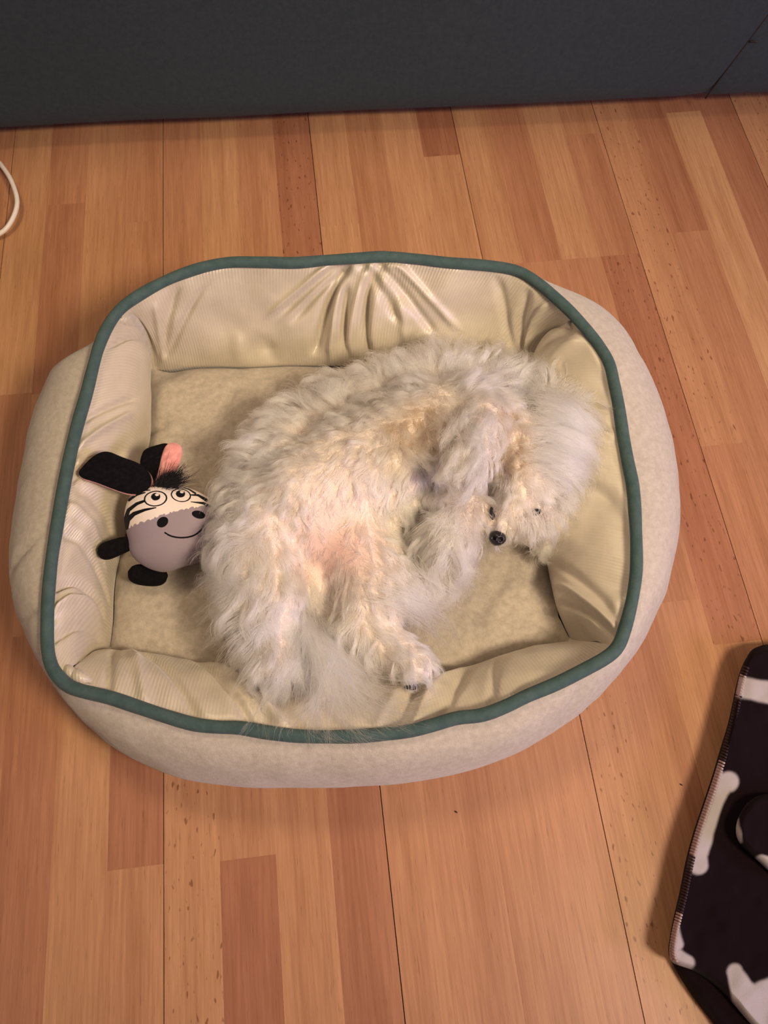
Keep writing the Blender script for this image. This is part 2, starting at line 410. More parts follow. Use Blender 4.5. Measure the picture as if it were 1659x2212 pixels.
def panel(name, side, ca, cb, folds, puff, seed, mat=None):
    n, m = 260, 70
    bot = spline(pxs(SEAM[side], ZS), n); top = rim_seg(ca, cb, n)
    la, lb = crease(ca, m), crease(cb, m)
    u = np.linspace(0, 1, n)[:, None, None]; v = np.linspace(0, 1, m)[None, :, None]
    G = (1 - v) * bot[:, None] + v * top[:, None] + (1 - u) * la[None] + u * lb[None] \
        - ((1 - u) * (1 - v) * bot[0] + u * (1 - v) * bot[-1] + (1 - u) * v * top[0] + u * v * top[-1])
    inw = np.zeros((n, 1, 3)); d = bot - top; d[:, 2] = 0; d /= np.linalg.norm(d, axis=1)[:, None]
    inw[:, 0] = d
    U, Vv = u[..., 0], v[..., 0]
    ed = np.clip(np.minimum(U, 1 - U) / .10, 0, 1) ** .5
    prof = np.sin(math.pi * Vv ** .85) ** .8
    amt = puff * ed * prof
    w = 0 * U * Vv
    for (u0, k, wd, dep, v0, v1) in folds:
        x = (U - u0 - k * (Vv - .5)) / wd
        w = w + dep * np.exp(-x * x) * smst(v0 - .08, v0 + .08, Vv) * (1 - smst(v1 - .08, v1 + .08, Vv))
    ln = np.linalg.norm(bot[-1] - bot[0])
    w = w + .0030 * vnoise(U * ln * 38, Vv * 3.5 + 2 * U, seed) + .0004 * vnoise(U * ln * 90, Vv * 6, seed + 1)
    w = w * np.clip(np.minimum(Vv * .35, 1 - Vv) / .06, 0, 1) * (smst(0, .4, Vv) if side in ('front', 'right') else 1) * 1.15
    G = G + inw * (amt + w * .7)[..., None] + np.array([0, 0, 1.]) * (amt * .55 + w * .7)[..., None]
    # hem tucked below the cushion edge
    uvx = np.cumsum(np.r_[0, np.linalg.norm(np.diff(bot, axis=0), axis=1)])
    UVs = np.stack(np.broadcast_arrays(uvx[:, None], np.linspace(0, .14, m)[None]), -1)
    UVs = UVs.copy(); UVs[..., 0] += seed * .37
    hem = G[:, :1] + np.array([0, 0, -.018]) - inw * .008
    G = np.concatenate([hem, G], 1); UVs = np.concatenate([UVs[:, :1] - [0, .01], UVs], 1)
    return mesh(name, G, gridF(n, m + 1), mat or RIB, bed, uv=UVs)
BF = [(.46, .07, .012, -.010, .15, .95), (.485, .02, .010, .008, .0, .8), (.505, -.03, .010, -.009, .0, .75), (.53, .03, .013, .009, .15, 1.0),
      (.555, -.04, .010, -.011, .0, .8), (.575, .02, .02, .007, .2, 1.), (.40, .20, .012, -.006, .45, 1.), (.36, .24, .012, -.006, .5, 1.), (.33, .26, .010, .005, .5, 1.),
      (.30, -.05, .02, -.006, 0, .25), (.25, .02, .02, .005, 0, .3), (.62, -.20, .014, -.006, .4, 1.), (.68, -.26, .013, -.006, .35, 1.), (.74, -.3, .012, .005, .4, 1.), (.64, -.1, .014, .005, .0, .6),
      (.08, .12, .012, -.006, .2, .9), (.12, .20, .012, -.005, .2, .8), (.06, .05, .008, .005, .1, .8), (.93, -.1, .012, -.007, .2, .9), (.89, -.18, .012, -.005, .2, .9), (.96, -.05, .006, .005, .2, .9)]
panel('back_inner_panel', 'back', 'TL', 'TR', BF, .012, 11)
panel('right_inner_panel', 'right', 'TR', 'BR', [(.84, .20, .02, -.006, .1, .9), (.90, .14, .014, .006, .1, 1.), (.94, .08, .01, -.006, .1, 1.), (.5, .3, .03, -.004, .3, .9), (.60, .12, .012, -.004, 0, .35), (.70, .10, .012, -.004, 0, .4), (.08, -.1, .015, -.005, .2, .9), (.15, -.15, .02, .004, .3, .9), (.40, 0, .015, .004, .5, 1.)], .026, 21, SATIN)
panel('front_inner_panel', 'front', 'BR', 'BL', [(.27, .14, .012, -.006, .1, 1.), (.31, .16, .012, .005, .1, 1.), (.35, .16, .012, -.007, 0, 1.), (.39, .12, .014, .005, .1, 1.), (.66, -.18, .012, -.006, .1, 1.), (.70, -.2, .012, .006, .1, 1.), (.74, -.16, .010, -.006, .1, 1.), (.20, .1, .01, -.004, .3, 1.), (.85, -.2, .012, -.005, .3, 1.), (.90, -.1, .012, .005, .2, 1.), (.945, -.05, .008, -.006, .1, 1.)], .013, 31)
panel('left_inner_panel', 'left', 'BL', 'TL', [(.05, .1, .012, -.007, .2, 1.), (.09, .15, .012, .007, .2, 1.), (.13, .2, .012, -.007, .2, 1.), (.22, .3, .015, -.006, .1, 1.), (.28, .3, .015, .005, .2, 1.), (.36, .25, .018, -.005, .1, .9), (.45, .2, .02, .005, .3, 1.), (.55, -.1, .02, -.005, .4, 1.), (.66, -.15, .015, .005, .5, 1.), (.72, -.1, .012, -.005, .5, 1.), (.93, -.1, .01, -.005, .2, .9)], .022, 41)

# base cushion: patch between the four seams
n, m = 150, 110
bk = spline(pxs(SEAM['back'], ZS), n); fr_ = spline(pxs(SEAM['front'][::-1], ZS), n)
lf = spline(pxs(SEAM['left'][::-1], ZS), m); rt = spline(pxs(SEAM['right'], ZS), m)
u = np.linspace(0, 1, n)[:, None, None]; v = np.linspace(0, 1, m)[None, :, None]
G = (1 - v) * bk[:, None] + v * fr_[:, None] + (1 - u) * lf[None] + u * rt[None] - ((1 - u) * (1 - v) * bk[0] + u * (1 - v) * bk[-1] + (1 - u) * v * fr_[0] + u * v * fr_[-1])
U, Vv = u[..., 0], v[..., 0]
e = np.minimum(np.minimum(U, 1 - U) * 1.35, np.minimum(Vv, 1 - Vv))
hgt = .016 * (1 - np.exp(-e / .05)) + .0022 * vnoise(G[..., 0] * 18, G[..., 1] * 18, 51) + .0012 * vnoise(G[..., 0] * 45, G[..., 1] * 45, 52)
def dent(px0, py0, px1, py1, wd, dep):
    a, b = P(px0, py0, .055)[:2], P(px1, py1, .055)[:2]; q = G[..., :2] - a; t = np.clip((q @ (b - a)) / ((b - a) @ (b - a)), 0, 1)
    return -dep * np.exp(-(np.linalg.norm(q - t[..., None] * (b - a), axis=-1) / wd) ** 2)
hgt = hgt + dent(500,845,480,895,.006,.004) + dent(320,920,350,915,.007,.006) + dent(1210,1325,1180,1318,.004,.006) + dent(1040,1320,1090,1250,.008,.003) + dent(990,1240,940,1300,.01,.003) + dent(345,805,365,800,.01,.004)
G[..., 2] = ZS - .004 + hgt
skirt = G.copy()
mid = G.mean((0, 1)); G[..., :2] = mid[:2] + (G[..., :2] - mid[:2]) * 1.0
mesh('base_cushion', G, gridF(n, m, flip=True), CUSH, bed)
# padding core that closes the space below the cushion
edge = np.vstack([G[:, 0], G[-1, 1:], G[::-1, -1][1:], G[0, ::-1][1:-1]])
lo = edge.copy(); lo[:, 2] = .002
nE = len(edge); mesh('cushion_side', np.vstack([edge, lo]), [(i, (i + 1) % nE, nE + (i + 1) % nE, nE + i) for i in range(nE)], CUSH, bed)
for cn in CORN:
    cr_ = crease(cn, 24); nn_ = CEN - cr_[:, :2].mean(0); nn_ /= np.linalg.norm(nn_)
    cr_[:, 0] -= nn_[0] * .004; cr_[:, 1] -= nn_[1] * .004; cr_[:, 2] -= .010
    V, F = tube(cr_, np.linspace(.009, .0075, 24), 14); mesh('corner_seam', V, F, RIB, bed, uv=np.c_[V[:, 0], V[:, 1]])
# puckered knots of lining at the front left corner
for (a, b, c, r) in (((150,1452), (172,1462), (198,1474), .0062), ((168,1478), (185,1488), (205,1482), .0058), ((140,1440), (152,1452), (160,1470), .005)):
    pts = spline([P(*a, .118), P(*b, .128), P(*c, .121)], 14)
    V, F = tube(pts, r * np.sin(np.linspace(.15, math.pi - .15, 14)) ** .6, 12)
    mesh('lining_pucker', V, F, RIB, bed, uv=np.c_[V[:, 0], V[:, 1]])

# ------------------------------------------------------------------ dog
DZ = .060
dog_at = P(820, 1100, DZ)
dog = thing('dog', 'small fluffy cream white dog lying on its back in the bed, pink belly up', 'dog', (dog_at[0], dog_at[1], DZ))
# limbs and trunk as tapering links, joined by remeshing into one continuous body: (x px, y px, z, r)
LINKS = [
 ((655,1075,.112,.058), (780,1020,.118,.062)), ((780,1020,.118,.062), (930,945,.118,.062)), ((930,945,.118,.062), (1040,925,.112,.050)),
 ((700,1140,.100,.048), (820,1080,.105,.050)), ((620,960,.095,.040), (800,880,.095,.042)), ((800,880,.095,.042), (960,830,.092,.036)), ((960,830,.092,.036), (1090,840,.092,.030)),
 ((1040,925,.112,.044), (1130,980,.108,.044)),
 ((1150,985,.106,.046), (1135,1040,.108,.043)), ((1205,960,.100,.036), (1185,1060,.100,.036)),
 ((1130,1060,.116,.031), (1085,1140,.122,.0165)), ((1160,1085,.105,.028), (1110,1120,.108,.020)),
 ((1190,1110,.094,.028), (1178,1155,.086,.017)), ((1125,1075,.112,.026), (1120,1130,.108,.018)),
 ((1180,858,.100,.024), (1240,920,.104,.034)), ((1240,920,.104,.034), (1252,1030,.096,.030)), ((1252,1030,.096,.030), (1222,1110,.092,.020)),
 ((1000,880,.140,.030), (1045,905,.168,.024)), ((1045,905,.168,.024), (1030,960,.180,.020)), ((1030,960,.180,.020), (1005,1020,.182,.0185)),
 ((930,1050,.110,.030), (1010,1110,.118,.024)), ((1010,1110,.118,.024), (965,1180,.122,.025)), ((965,1180,.122,.025), (950,1220,.110,.023)),
 ((610,1030,.100,.052), (560,1180,.108,.046)), ((560,1180,.108,.046), (575,1290,.110,.040)), ((575,1290,.110,.040), (585,1380,.106,.026)), ((585,1380,.106,.026), (590,1440,.118,.022)),
 ((760,1150,.098,.048), (820,1260,.104,.042)), ((820,1260,.104,.042), (780,1350,.100,.028)), ((780,1350,.100,.028), (850,1400,.108,.020)), ((850,1400,.108,.020), (898,1440,.118,.019)),
 ((650,1200,.078,.040), (700,1330,.074,.020)), ((700,1330,.074,.014), (680,1420,.090,.011)), ((680,1420,.090,.011), (700,1500,.122,.008))]
bm = bmesh.new()
for a, b in LINKS:
    A3, B3 = P(*a[:3]), P(*b[:3]); ln = np.linalg.norm(B3 - A3); k = max(3, int(ln / (.35 * min(a[3], b[3]))) + 1)
    for t in np.linspace(0, 1, k):
        c = A3 + (B3 - A3) * t; r = a[3] + (b[3] - a[3]) * t
        bmesh.ops.create_icosphere(bm, subdivisions=2, radius=r, matrix=Matrix.Translation(Vector(c)))
me = bpy.data.meshes.new('tmp'); bm.to_mesh(me); bm.free()
to = bpy.data.objects.new('tmp', me); COL.objects.link(to)
md = to.modifiers.new('r', 'REMESH'); md.mode = 'VOXEL'; md.voxel_size = .0042
md = to.modifiers.new('s', 'SMOOTH'); md.factor = .6; md.iterations = 14
dg = bpy.context.evaluated_depsgraph_get(); dg.update()
ev = to.evaluated_get(dg).to_mesh()
BV = np.zeros((len(ev.vertices), 3)); ev.vertices.foreach_get('co', BV.ravel()) if False else None
tmpv = np.zeros(len(ev.vertices) * 3, np.float32); ev.vertices.foreach_get('co', tmpv); BV = tmpv.reshape(-1, 3).astype(float)
BF_ = [list(p.vertices) for p in ev.polygons]
to.evaluated_get(dg).to_mesh_clear(); bpy.data.objects.remove(to)
def to_px(Q):
    c = (Q - CAM) @ ROT.T.T if False else (Q - CAM) @ np.array(ROT)
    return np.stack([CXP - FPX * c[:, 0] / c[:, 2], CYP + FPX * c[:, 1] / c[:, 2]], 1)
# eye sockets and the little furrows are left to the fur; flatten what the cushion carries
BV[:, 2] = np.maximum(BV[:, 2], .052 + .0)
# coat map on the floor plane: where the coat is, how it lies.  photo point, fall direction, length m, lift, curl, density, tint
# tints: w white, c cream, t tan, p pink bare skin
T_ = {'w': (.90, .88, .885), 'c': (.87, .81, .74), 't': (.63, .50, .39), 'p': (.87, .79, .74), 'y': (.87, .80, .66)}
G_ = [ # head: crown and ear falling to the right and down
 (1190,840,.2,-1,.030,.5,.5,1,'w'), (1150,870,-.2,-.4,.024,.6,.6,1,'w'), (1230,870,.8,.2,.034,.3,.3,1,'w'), (1265,930,.5,.9,.040,.2,.2,1,'w'), (1210,930,.8,.6,.036,.3,.3,1,'w'), (1160,930,.7,.5,.030,.3,.6,1,'c'),
 (1280,1000,0,1,.034,.2,.2,1,'w'), (1230,1010,.6,.8,.036,.2,.2,1,'w'), (1170,990,.7,.5,.030,.3,.4,1,'w'), (1250,1080,.3,1,.024,.4,.8,1,'w'), (1200,1070,.3,.7,.020,.5,1,1,'w'), (1240,1120,.6,.8,.018,.5,1,1,'w'),
 (1190,1150,-.1,1,.024,.4,.8,1,'y'), (1215,1130,.2,1,.02,.5,.8,1,'c'), (1150,1050,0,1,.022,.35,.6,1,'c'), (1110,1000,-.1,.8,.020,.5,1,1,'t'), (1090,940,-.1,.8,.018,.5,1,1,'t'), (1105,1060,-.2,1,.018,.3,.5,1,'c'), (1095,1110,-.1,1,.009,.25,.3,1,'c'), (1075,1080,-.2,1,.016,.3,.5,1,'c'),
 (1125,1110,.2,1,.014,.3,.6,1,'c'), (1150,1140,.3,1,.018,.4,.6,1,'y'),
 (1095,900,0,1,.018,.5,1,1,'t'), (1085,990,-.1,1,.018,.5,1,1,'t'), (1125,960,.3,1,.016,.5,1,1,'t'), (1152,1096,.2,1,.008,.3,.6,1,'t'), (1160,1118,.2,1,.009,.3,.6,1,'t'), (1066,1098,0,1,.008,.3,.6,1,'t'), (900,910,-.3,.7,.022,.7,1,1,'t'), (860,925,-.6,.4,.022,.7,1,1,'t'), (945,925,.1,.9,.02,.7,1,1,'t'),
 # back and shoulder, spilling up the photo
 (840,790,-.3,-1,.026,.7,.6,1,'w'), (950,780,.1,-1,.030,.7,.6,1,'w'), (1050,790,.4,-1,.030,.6,.5,1,'w'), (1110,830,.7,-.5,.030,.5,.5,1,'w'), (720,850,-.6,-.8,.026,.6,.6,1,'w'), (640,890,-.8,-.6,.028,.5,.5,1,'w'), (560,950,-1,-.3,.028,.5,.5,1,'w'), (520,1030,-1,.1,.028,.5,.5,1,'w'),
 (900,840,-.4,-.2,.022,.5,.8,1,'w'), (1000,850,.5,.2,.024,.5,.7,1,'w'), (780,900,-.7,-.2,.022,.5,.7,1,'c'), (860,890,-.5,.3,.022,.6,1,1,'c'),
 # chest with tan ruffle
 (920,900,-.2,.8,.022,.6,1,1,'t'), (880,930,-.5,.5,.022,.6,1,1,'t'), (960,950,-.2,1,.020,.6,1,1,'t'), (1000,1060,-.3,1,.022,.4,.8,1,'t'), (830,950,-.7,.1,.020,.4,.8,1,'c'),
 (1010,900,.3,1,.026,.4,.5,1,'w'), (1060,930,.1,1,.024,.4,.4,1,'w'), (1040,980,0,1,.024,.35,.4,1,'w'), (980,980,-.3,1,.030,.35,.5,1,'c'), (1000,1030,.0,1,.024,.35,.4,1,'w'), (1030,1050,.6,.8,.018,.35,.4,1,'w'),
 (900,1010,-.1,1,.026,.25,.4,1,'c'), (870,1080,.1,1,.030,.25,.5,1,'y'), (840,1130,.4,1,.028,.25,.5,1,'y'), (800,1050,.1,1,.020,.15,.4,.8,'c'), (930,1100,.2,1,.020,.3,.6,1,'c'),
 # far forepaw pompom
 (990,1110,-.7,.3,.022,.6,.9,1,'c'), (940,1120,-1,.2,.026,.5,.9,1,'c'), (900,1180,-.9,.5,.030,.4,.7,1,'c'), (910,1240,-.4,1,.034,.3,.5,1,'y'), (960,1240,0,1,.036,.3,.5,1,'y'), (1010,1200,.3,1,.032,.4,.5,1,'c'), (1020,1130,.3,.6,.024,.6,.8,1,'c'), (960,1170,-.2,.8,.030,.5,.7,1,'c'),
 # belly
 (680,960,-.6,.0,.018,.25,.5,.9,'c'), (740,980,-.4,.5,.014,.12,.3,.6,'p'), (700,1060,-.1,1,.010,.08,.3,.38,'p'), (760,1080,.2,1,.010,.08,.3,.38,'p'), (720,1150,0,1,.009,.08,.3,.22,'p'), (700,1210,.1,1,.010,.08,.3,.30,'p'), (760,1200,.3,.8,.012,.10,.3,.5,'p'), (640,1040,-.6,.7,.016,.15,.4,.8,'c'),
 # near hind leg
 (600,980,-.9,.2,.026,.35,.6,1,'w'), (560,1060,-1,.4,.028,.35,.6,1,'w'), (620,1110,-.6,1,.020,.25,.6,1,'c'), (520,1130,-.9,.6,.032,.4,.6,1,'w'), (500,1220,-.7,.8,.036,.4,.5,1,'w'), (570,1200,-.4,1,.030,.25,.5,1,'y'), (620,1240,.0,1,.028,.25,.5,1,'y'), (640,1320,.2,1,.024,.3,.5,1,'w'), (490,1300,-.7,.9,.036,.4,.5,1,'w'),
 (580,1310,-.3,1,.030,.25,.5,1,'w'), (520,1370,-.5,1,.034,.4,.6,1,'w'), (600,1390,.1,1,.028,.3,.4,1,'w'), (550,1440,-.3,1,.028,.35,.6,1,'w'), (600,1450,.0,1,.024,.3,.4,1,'w'), (640,1400,.3,1,.026,.3,.4,1,'w'), (595,1475,0,1,.020,.3,.4,1,'w'),
 # far hind leg
 (790,1250,.3,1,.016,.12,.4,.7,'p'), (850,1220,.7,.6,.022,.2,.4,.9,'c'), (880,1290,.9,.9,.034,.3,.3,1,'y'), (830,1310,.3,1,.022,.2,.4,1,'y'), (720,1330,-.2,1,.024,.3,.5,1,'y'), (750,1380,.2,1,.034,.3,.5,1,'y'), (810,1410,.4,1,.026,.3,.5,1,'c'), (860,1400,.7,.6,.016,.25,.4,1,'w'), (910,1430,.6,.6,.014,.25,.4,1,'w'), (880,1470,.3,1,.012,.3,.4,1,'w'), (930,1460,.8,.4,.014,.3,.4,1,'w'),
 # tail root
 (700,1290,0,1,.026,.3,.4,1,'c'), (690,1420,0,1,.04,.3,.4,.8,'w'), (700,1490,0,1,.05,.3,.3,.6,'w')]
gp = np.array([[g[0], g[1]] for g in G_], float)
gd = np.array([[g[2], -g[3]] for g in G_], float); gd /= np.linalg.norm(gd, axis=1)[:, None]
gq = np.array([[g[4], g[5], g[6], g[7]] for g in G_]); gt = np.array([T_[g[8]] for g in G_])
def field(px):
    d2 = ((px[:, None] - gp[None]) ** 2).sum(-1) + 60.
    wg = 1 / d2 ** 1.6; wg /= wg.sum(1)[:, None]
    return wg @ gd, wg @ gq, wg @ gt
# skin mesh with flesh colour
skin_c = np.tile(np.array([.72, .63, .57]), (len(BV), 1))
bp = to_px(BV)
pk = np.exp(-((bp[:, 0] - 725) ** 2 / 95 ** 2 + (bp[:, 1] - 1185) ** 2 / 75 ** 2))
skin_c = skin_c * (1 - pk[:, None]) + np.array([.76, .50, .46]) * pk[:, None]
pk2 = .5 * np.exp(-((bp[:, 0] - 740) ** 2 / 110 ** 2 + (bp[:, 1] - 1060) ** 2 / 110 ** 2))
skin_c = skin_c * (1 - pk2[:, None]) + np.array([.74, .60, .53]) * pk2[:, None]
SKIN = attr_mat('dog_skin', .75, .0, 500, .2)
body = mesh('body', BV, BF_, SKIN, dog, col=skin_c)

HAIR, t, b = nt('dog_coat')
t.nodes.remove(b); hb = N(t, 'ShaderNodeBsdfHairPrincipled'); hb.parametrization = 'COLOR'
ha = N(t, 'ShaderNodeAttribute', attribute_name='tint'); L(t, ha.outputs['Color'], hb.inputs['Color'])
hb.inputs['Roughness'].default_value = .45; hb.inputs['Radial Roughness'].default_value = .7
hb.inputs['Random Roughness'].default_value = .2
L(t, hb.outputs[0], t.nodes['Material Output'].inputs['Surface'])

def hair_object(name, root, tips_path, radius, tint, mat, parent, kind='stuff', root_shade=1.0):
    n, k, _ = tips_path.shape
    hc = bpy.data.hair_curves.new(name); hc.add_curves([k] * n)
    pts = (tips_path - base_of(parent)).reshape(-1, 3).astype(np.float32)
    hc.attributes['position'].data.foreach_set('vector', pts.ravel())
    ra_ = hc.attributes.new('radius', 'FLOAT', 'POINT') if 'radius' not in hc.attributes else hc.attributes['radius']
    prof = np.linspace(1, .25, k)[None] * np.asarray(radius).reshape(-1, 1)
    ra_.data.foreach_set('value', np.broadcast_to(prof, (n, k)).astype(np.float32).ravel())
    ca = hc.attributes.new('tint', 'FLOAT_COLOR', 'POINT')
    g = (root_shade + (1 - root_shade) * np.linspace(0, 1, k) ** .8)[None, :, None]  # shade deep in the coat, put into the tint: roots darker than tips
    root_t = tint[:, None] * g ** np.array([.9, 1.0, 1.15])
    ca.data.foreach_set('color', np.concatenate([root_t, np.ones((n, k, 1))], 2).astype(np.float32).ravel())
    hc.materials.append(mat)
    o = bpy.data.objects.new(name, hc); COL.objects.link(o); o.parent = parent
    if kind: o['kind'] = kind
    return o
# surface samples
tri = np.array([[f[0], f[i], f[i + 1]] for f in BF_ for i in range(1, len(f) - 1)])
A0, A1, A2 = BV[tri[:, 0]], BV[tri[:, 1]], BV[tri[:, 2]]
cr = np.cross(A1 - A0, A2 - A0); ar = np.linalg.norm(cr, axis=1) / 2; nr = cr / (2 * ar[:, None] + 1e-12)
vn = np.zeros_like(BV)
for q in range(3): np.add.at(vn, tri[:, q], cr)
vn /= np.linalg.norm(vn, axis=1)[:, None] + 1e-12
keep = (nr[:, 2] > -.45) & (A0[:, 2] > .056)
wt = ar * keep; cum = np.cumsum(wt); area_t = cum[-1]
def sample(n):
    f = np.searchsorted(cum, rng.random(n) * cum[-1]); a, b2 = rng.random(n), rng.random(n)
    fl = a + b2 > 1; a[fl], b2[fl] = 1 - a[fl], 1 - b2[fl]
    p = A0[f] + a[:, None] * (A1 - A0)[f] + b2[:, None] * (A2 - A0)[f]
    nn = vn[tri[f, 0]] * (1 - a - b2)[:, None] + vn[tri[f, 1]] * a[:, None] + vn[tri[f, 2]] * b2[:, None]
    return p, nn / (np.linalg.norm(nn, axis=1)[:, None] + 1e-9)
GAPS = [(1156, 1107, 7, 4.5), (1063, 1112, 3.5, 12), (1075, 1166, 20, 15), (1074,1154,13,8), (890, 1482, 16, 8)]      # eyes, nose and pad stay clear of coat
def make_coat(p, nn, clump_r, K=8, lenmul=1., seed=3, conv=.93, cpow=.6, dark=1.):
    n = len(p); px = to_px(p); d2, q, tint = field(px)
    Ln, lift, curl, dens = q.T
    ok = rng.random(n) < np.clip(dens, 0, 1)
    for gx, gy, a, b2 in GAPS: ok &= ((px[:, 0] - gx) / a) ** 2 + ((px[:, 1] - gy) / b2) ** 2 > 1
    p, nn, px, d2, tint = p[ok], nn[ok], px[ok], d2[ok], tint[ok]; Ln, lift, curl = Ln[ok], lift[ok], curl[ok]; n = len(p)
    Ln = Ln * lenmul
    # local whorls
    th = .55 * vnoise(p[:, 0] * 55 + 9, p[:, 1] * 55 + 4, seed) + .5 * vnoise(p[:, 0] * 120, p[:, 1] * 120, seed + 1)
    c, s = np.cos(th), np.sin(th); d2 = np.stack([c * d2[:, 0] - s * d2[:, 1], s * d2[:, 0] + c * d2[:, 1]], 1)
    d = np.c_[d2, np.full(n, -.12)]; d -= (d * nn).sum(1)[:, None] * nn; d /= np.linalg.norm(d, axis=1)[:, None] + 1e-9
    # clumps
    cell = clump_r * (1 + .35 * vnoise(p[:, 0] * 40, p[:, 1] * 40, seed + 2))
    key = np.floor(p / clump_r).astype(int); jit = rng.integers(0, 2 ** 31, 4)
    h = (key[:, 0] * 73856093 ^ key[:, 1] * 19349663 ^ key[:, 2] * 83492791) & 0xffff
    H = np.random.default_rng(seed).random((65536, 6))[h]
    cen = (key + .2 + .6 * H[:, :3]) * clump_r
    cen = cen - ((cen - p) * nn).sum(1)[:, None] * nn
    rot = (H[:, 2] - .5) * .9; sd = np.cross(nn, d); d = d * np.cos(rot)[:, None] + sd * np.sin(rot)[:, None]
    Ln = Ln * (.72 + .5 * H[:, 3]) * rng.uniform(.75, 1.1, n)
    liftv = lift * (.4 + 1.3 * H[:, 4]) + rng.normal(0, .05, n)
    side = np.cross(nn, d); ph = H[:, 5] * 6.28
    t = np.linspace(0, 1, K)[None, :, None]
    tip_bend = 1.15
    P_ = p[:, None] + Ln[:, None, None] * (d[:, None] * (t * (1 - .12 * t)) + nn[:, None] * (liftv[:, None, None] * (t * 1.35 - tip_bend * .75 * t * t)))
    P_ = P_ + (cen - p)[:, None] * (conv * t ** cpow)
    amp = (curl * Ln * .26)[:, None, None]
    P_ = P_ + amp * t * (side[:, None] * np.sin(5.2 * t + ph[:, None, None]) + nn[:, None] * .5 * np.cos(5.2 * t + ph[:, None, None]))
    P_ = P_ + rng.normal(0, 1, (n, 1, 3)) * .00042 * t + rng.normal(0, 1, (n, K, 3)) * .00007 * t
    P_[..., 2] = np.maximum(P_[..., 2], .060)
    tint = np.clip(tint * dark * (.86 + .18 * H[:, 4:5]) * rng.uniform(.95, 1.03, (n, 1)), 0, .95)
    return P_, tint
p, nn = sample(90000)
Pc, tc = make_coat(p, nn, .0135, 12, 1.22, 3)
hair_object('coat', None, Pc, rng.uniform(.00016, .00028, len(Pc)), tc, HAIR, dog, root_shade=.42)
p, nn = sample(45000)
Pc, tc = make_coat(p, nn, .0055, 6, .5, 8, .9, .7, .78)  # undercoat tint darkened to paint in the shadow between locks
hair_object('undercoat', None, Pc, rng.uniform(.00014, .00022, len(Pc)), tc, HAIR, dog, root_shade=.6)

# long silky tail hair: fans from the tail bone over the front of the bed
def strands(specs, K=14, wob=.004):
    out, tt = [], []
    for path, n, spread0, spread1, col in specs:
        q = spline([P(*a) for a in path], K)
        off0 = rng.normal(0, 1, (n, 3)) * spread0; nc = max(3, n // 14); cid = rng.integers(0, nc, n); off1 = (rng.normal(0, 1, (nc, 3))[cid] + rng.normal(0, .11, (n, 3))) * spread1; off1[:, 2] *= .35
        t = np.linspace(0, 1, K)[None, :, None]
        ln = rng.uniform(.55, 1.05, n)[:, None, None]
        idx = np.clip((t * ln)[..., 0] * (K - 1), 0, K - 1.001); i0 = idx.astype(int); fr = (idx - i0)[..., None]
        Q = q[i0] * (1 - fr) + q[i0 + 1] * fr
        ph = (rng.uniform(0, 6.28, nc)[cid] + rng.normal(0, .35, n))[:, None, None]
        Q = Q + off0[:, None] * (1 - t) + off1[:, None] * t ** .9 + wob * t ** .8 * np.sin(5 * t + ph) * np.array([1, .6, .3])
        out.append(Q); tt.append(np.tile(col, (n, 1)) * rng.uniform(.9, 1.05, (n, 1)))
    return np.concatenate(out), np.clip(np.concatenate(tt), 0, .9)
cw, cc_ = (.88, .86, .84), (.85, .76, .63)
TS = [([(660,1340,.110),(680,1400,.125),(700,1450,.135),(720,1510,.142),(735,1570,.150)], 330, .006, .016, cw),
      ([(650,1350,.115),(640,1430,.130),(630,1500,.140),(640,1560,.150)], 200, .006, .018, cw),
      ([(690,1380,.112),(740,1430,.128),(790,1490,.134),(860,1520,.138),(920,1500,.140)], 300, .006, .012, cw),
      ([(690,1400,.118),(720,1480,.134),(780,1540,.142),(860,1560,.146)], 260, .006, .016, cc_),
      ([(700,1340,.108),(720,1420,.128),(690,1530,.142),(700,1605,.158)], 45, .006, .014, cw),
      ([(640,1430,.13),(600,1500,.138),(570,1560,.146)], 90, .006, .014, cw)]
Pt, tt_ = strands(TS, 14, .007)
hair_object('tail_hair', None, Pt, rng.uniform(.00008, .00015, len(Pt)), tt_, HAIR, dog)
EARS = []
for i_ in range(16):
    f_ = i_ / 15.
    x0, y0 = 1172 - 12 * f_ + 15 * math.sin(i_ * 2.3), 850 + 160 * f_
    x2, y2 = 1298 - 34 * f_ + 9 * math.sin(i_ * 4.1), 950 + 118 * f_ + 16 * math.sin(i_ * 1.7)
    EARS.append(([(x0, y0, .150), (x0 + .55 * (x2 - x0), y0 + .30 * (y2 - y0) - 12 + 12 * math.sin(i_ * 2.9), .158 + .004 * math.sin(i_ * 1.9)), (x0 + .95 * (x2 - x0), y0 + .62 * (y2 - y0), .146), (x2 - 6, y2, .128), (x2 - 22 - 10 * f_, y2 + 42, .110)], 95, .0075, .0080, cw))
for x_, y_, dx_, dy_ in ((1108,1070,-12,46),(1128,1084,4,50),(1144,1098,8,60),(1096,1040,-22,56),(1150,1120,14,55),(1165,1130,16,60),(1185,1125,14,66),(1205,1110,16,60),(1130,1130,-2,50),(1150,1150,6,44),(1120,1112,-6,34),(1218,1085,24,40),(1235,1075,26,26)):
    EARS.append(([(x_, y_, .142), (x_ + .5 * dx_ + 4, y_ + .5 * dy_, .138), (x_ + dx_, y_ + dy_, .112)], 55, .0035, .0045, cc_ if x_ < 1180 else cw))
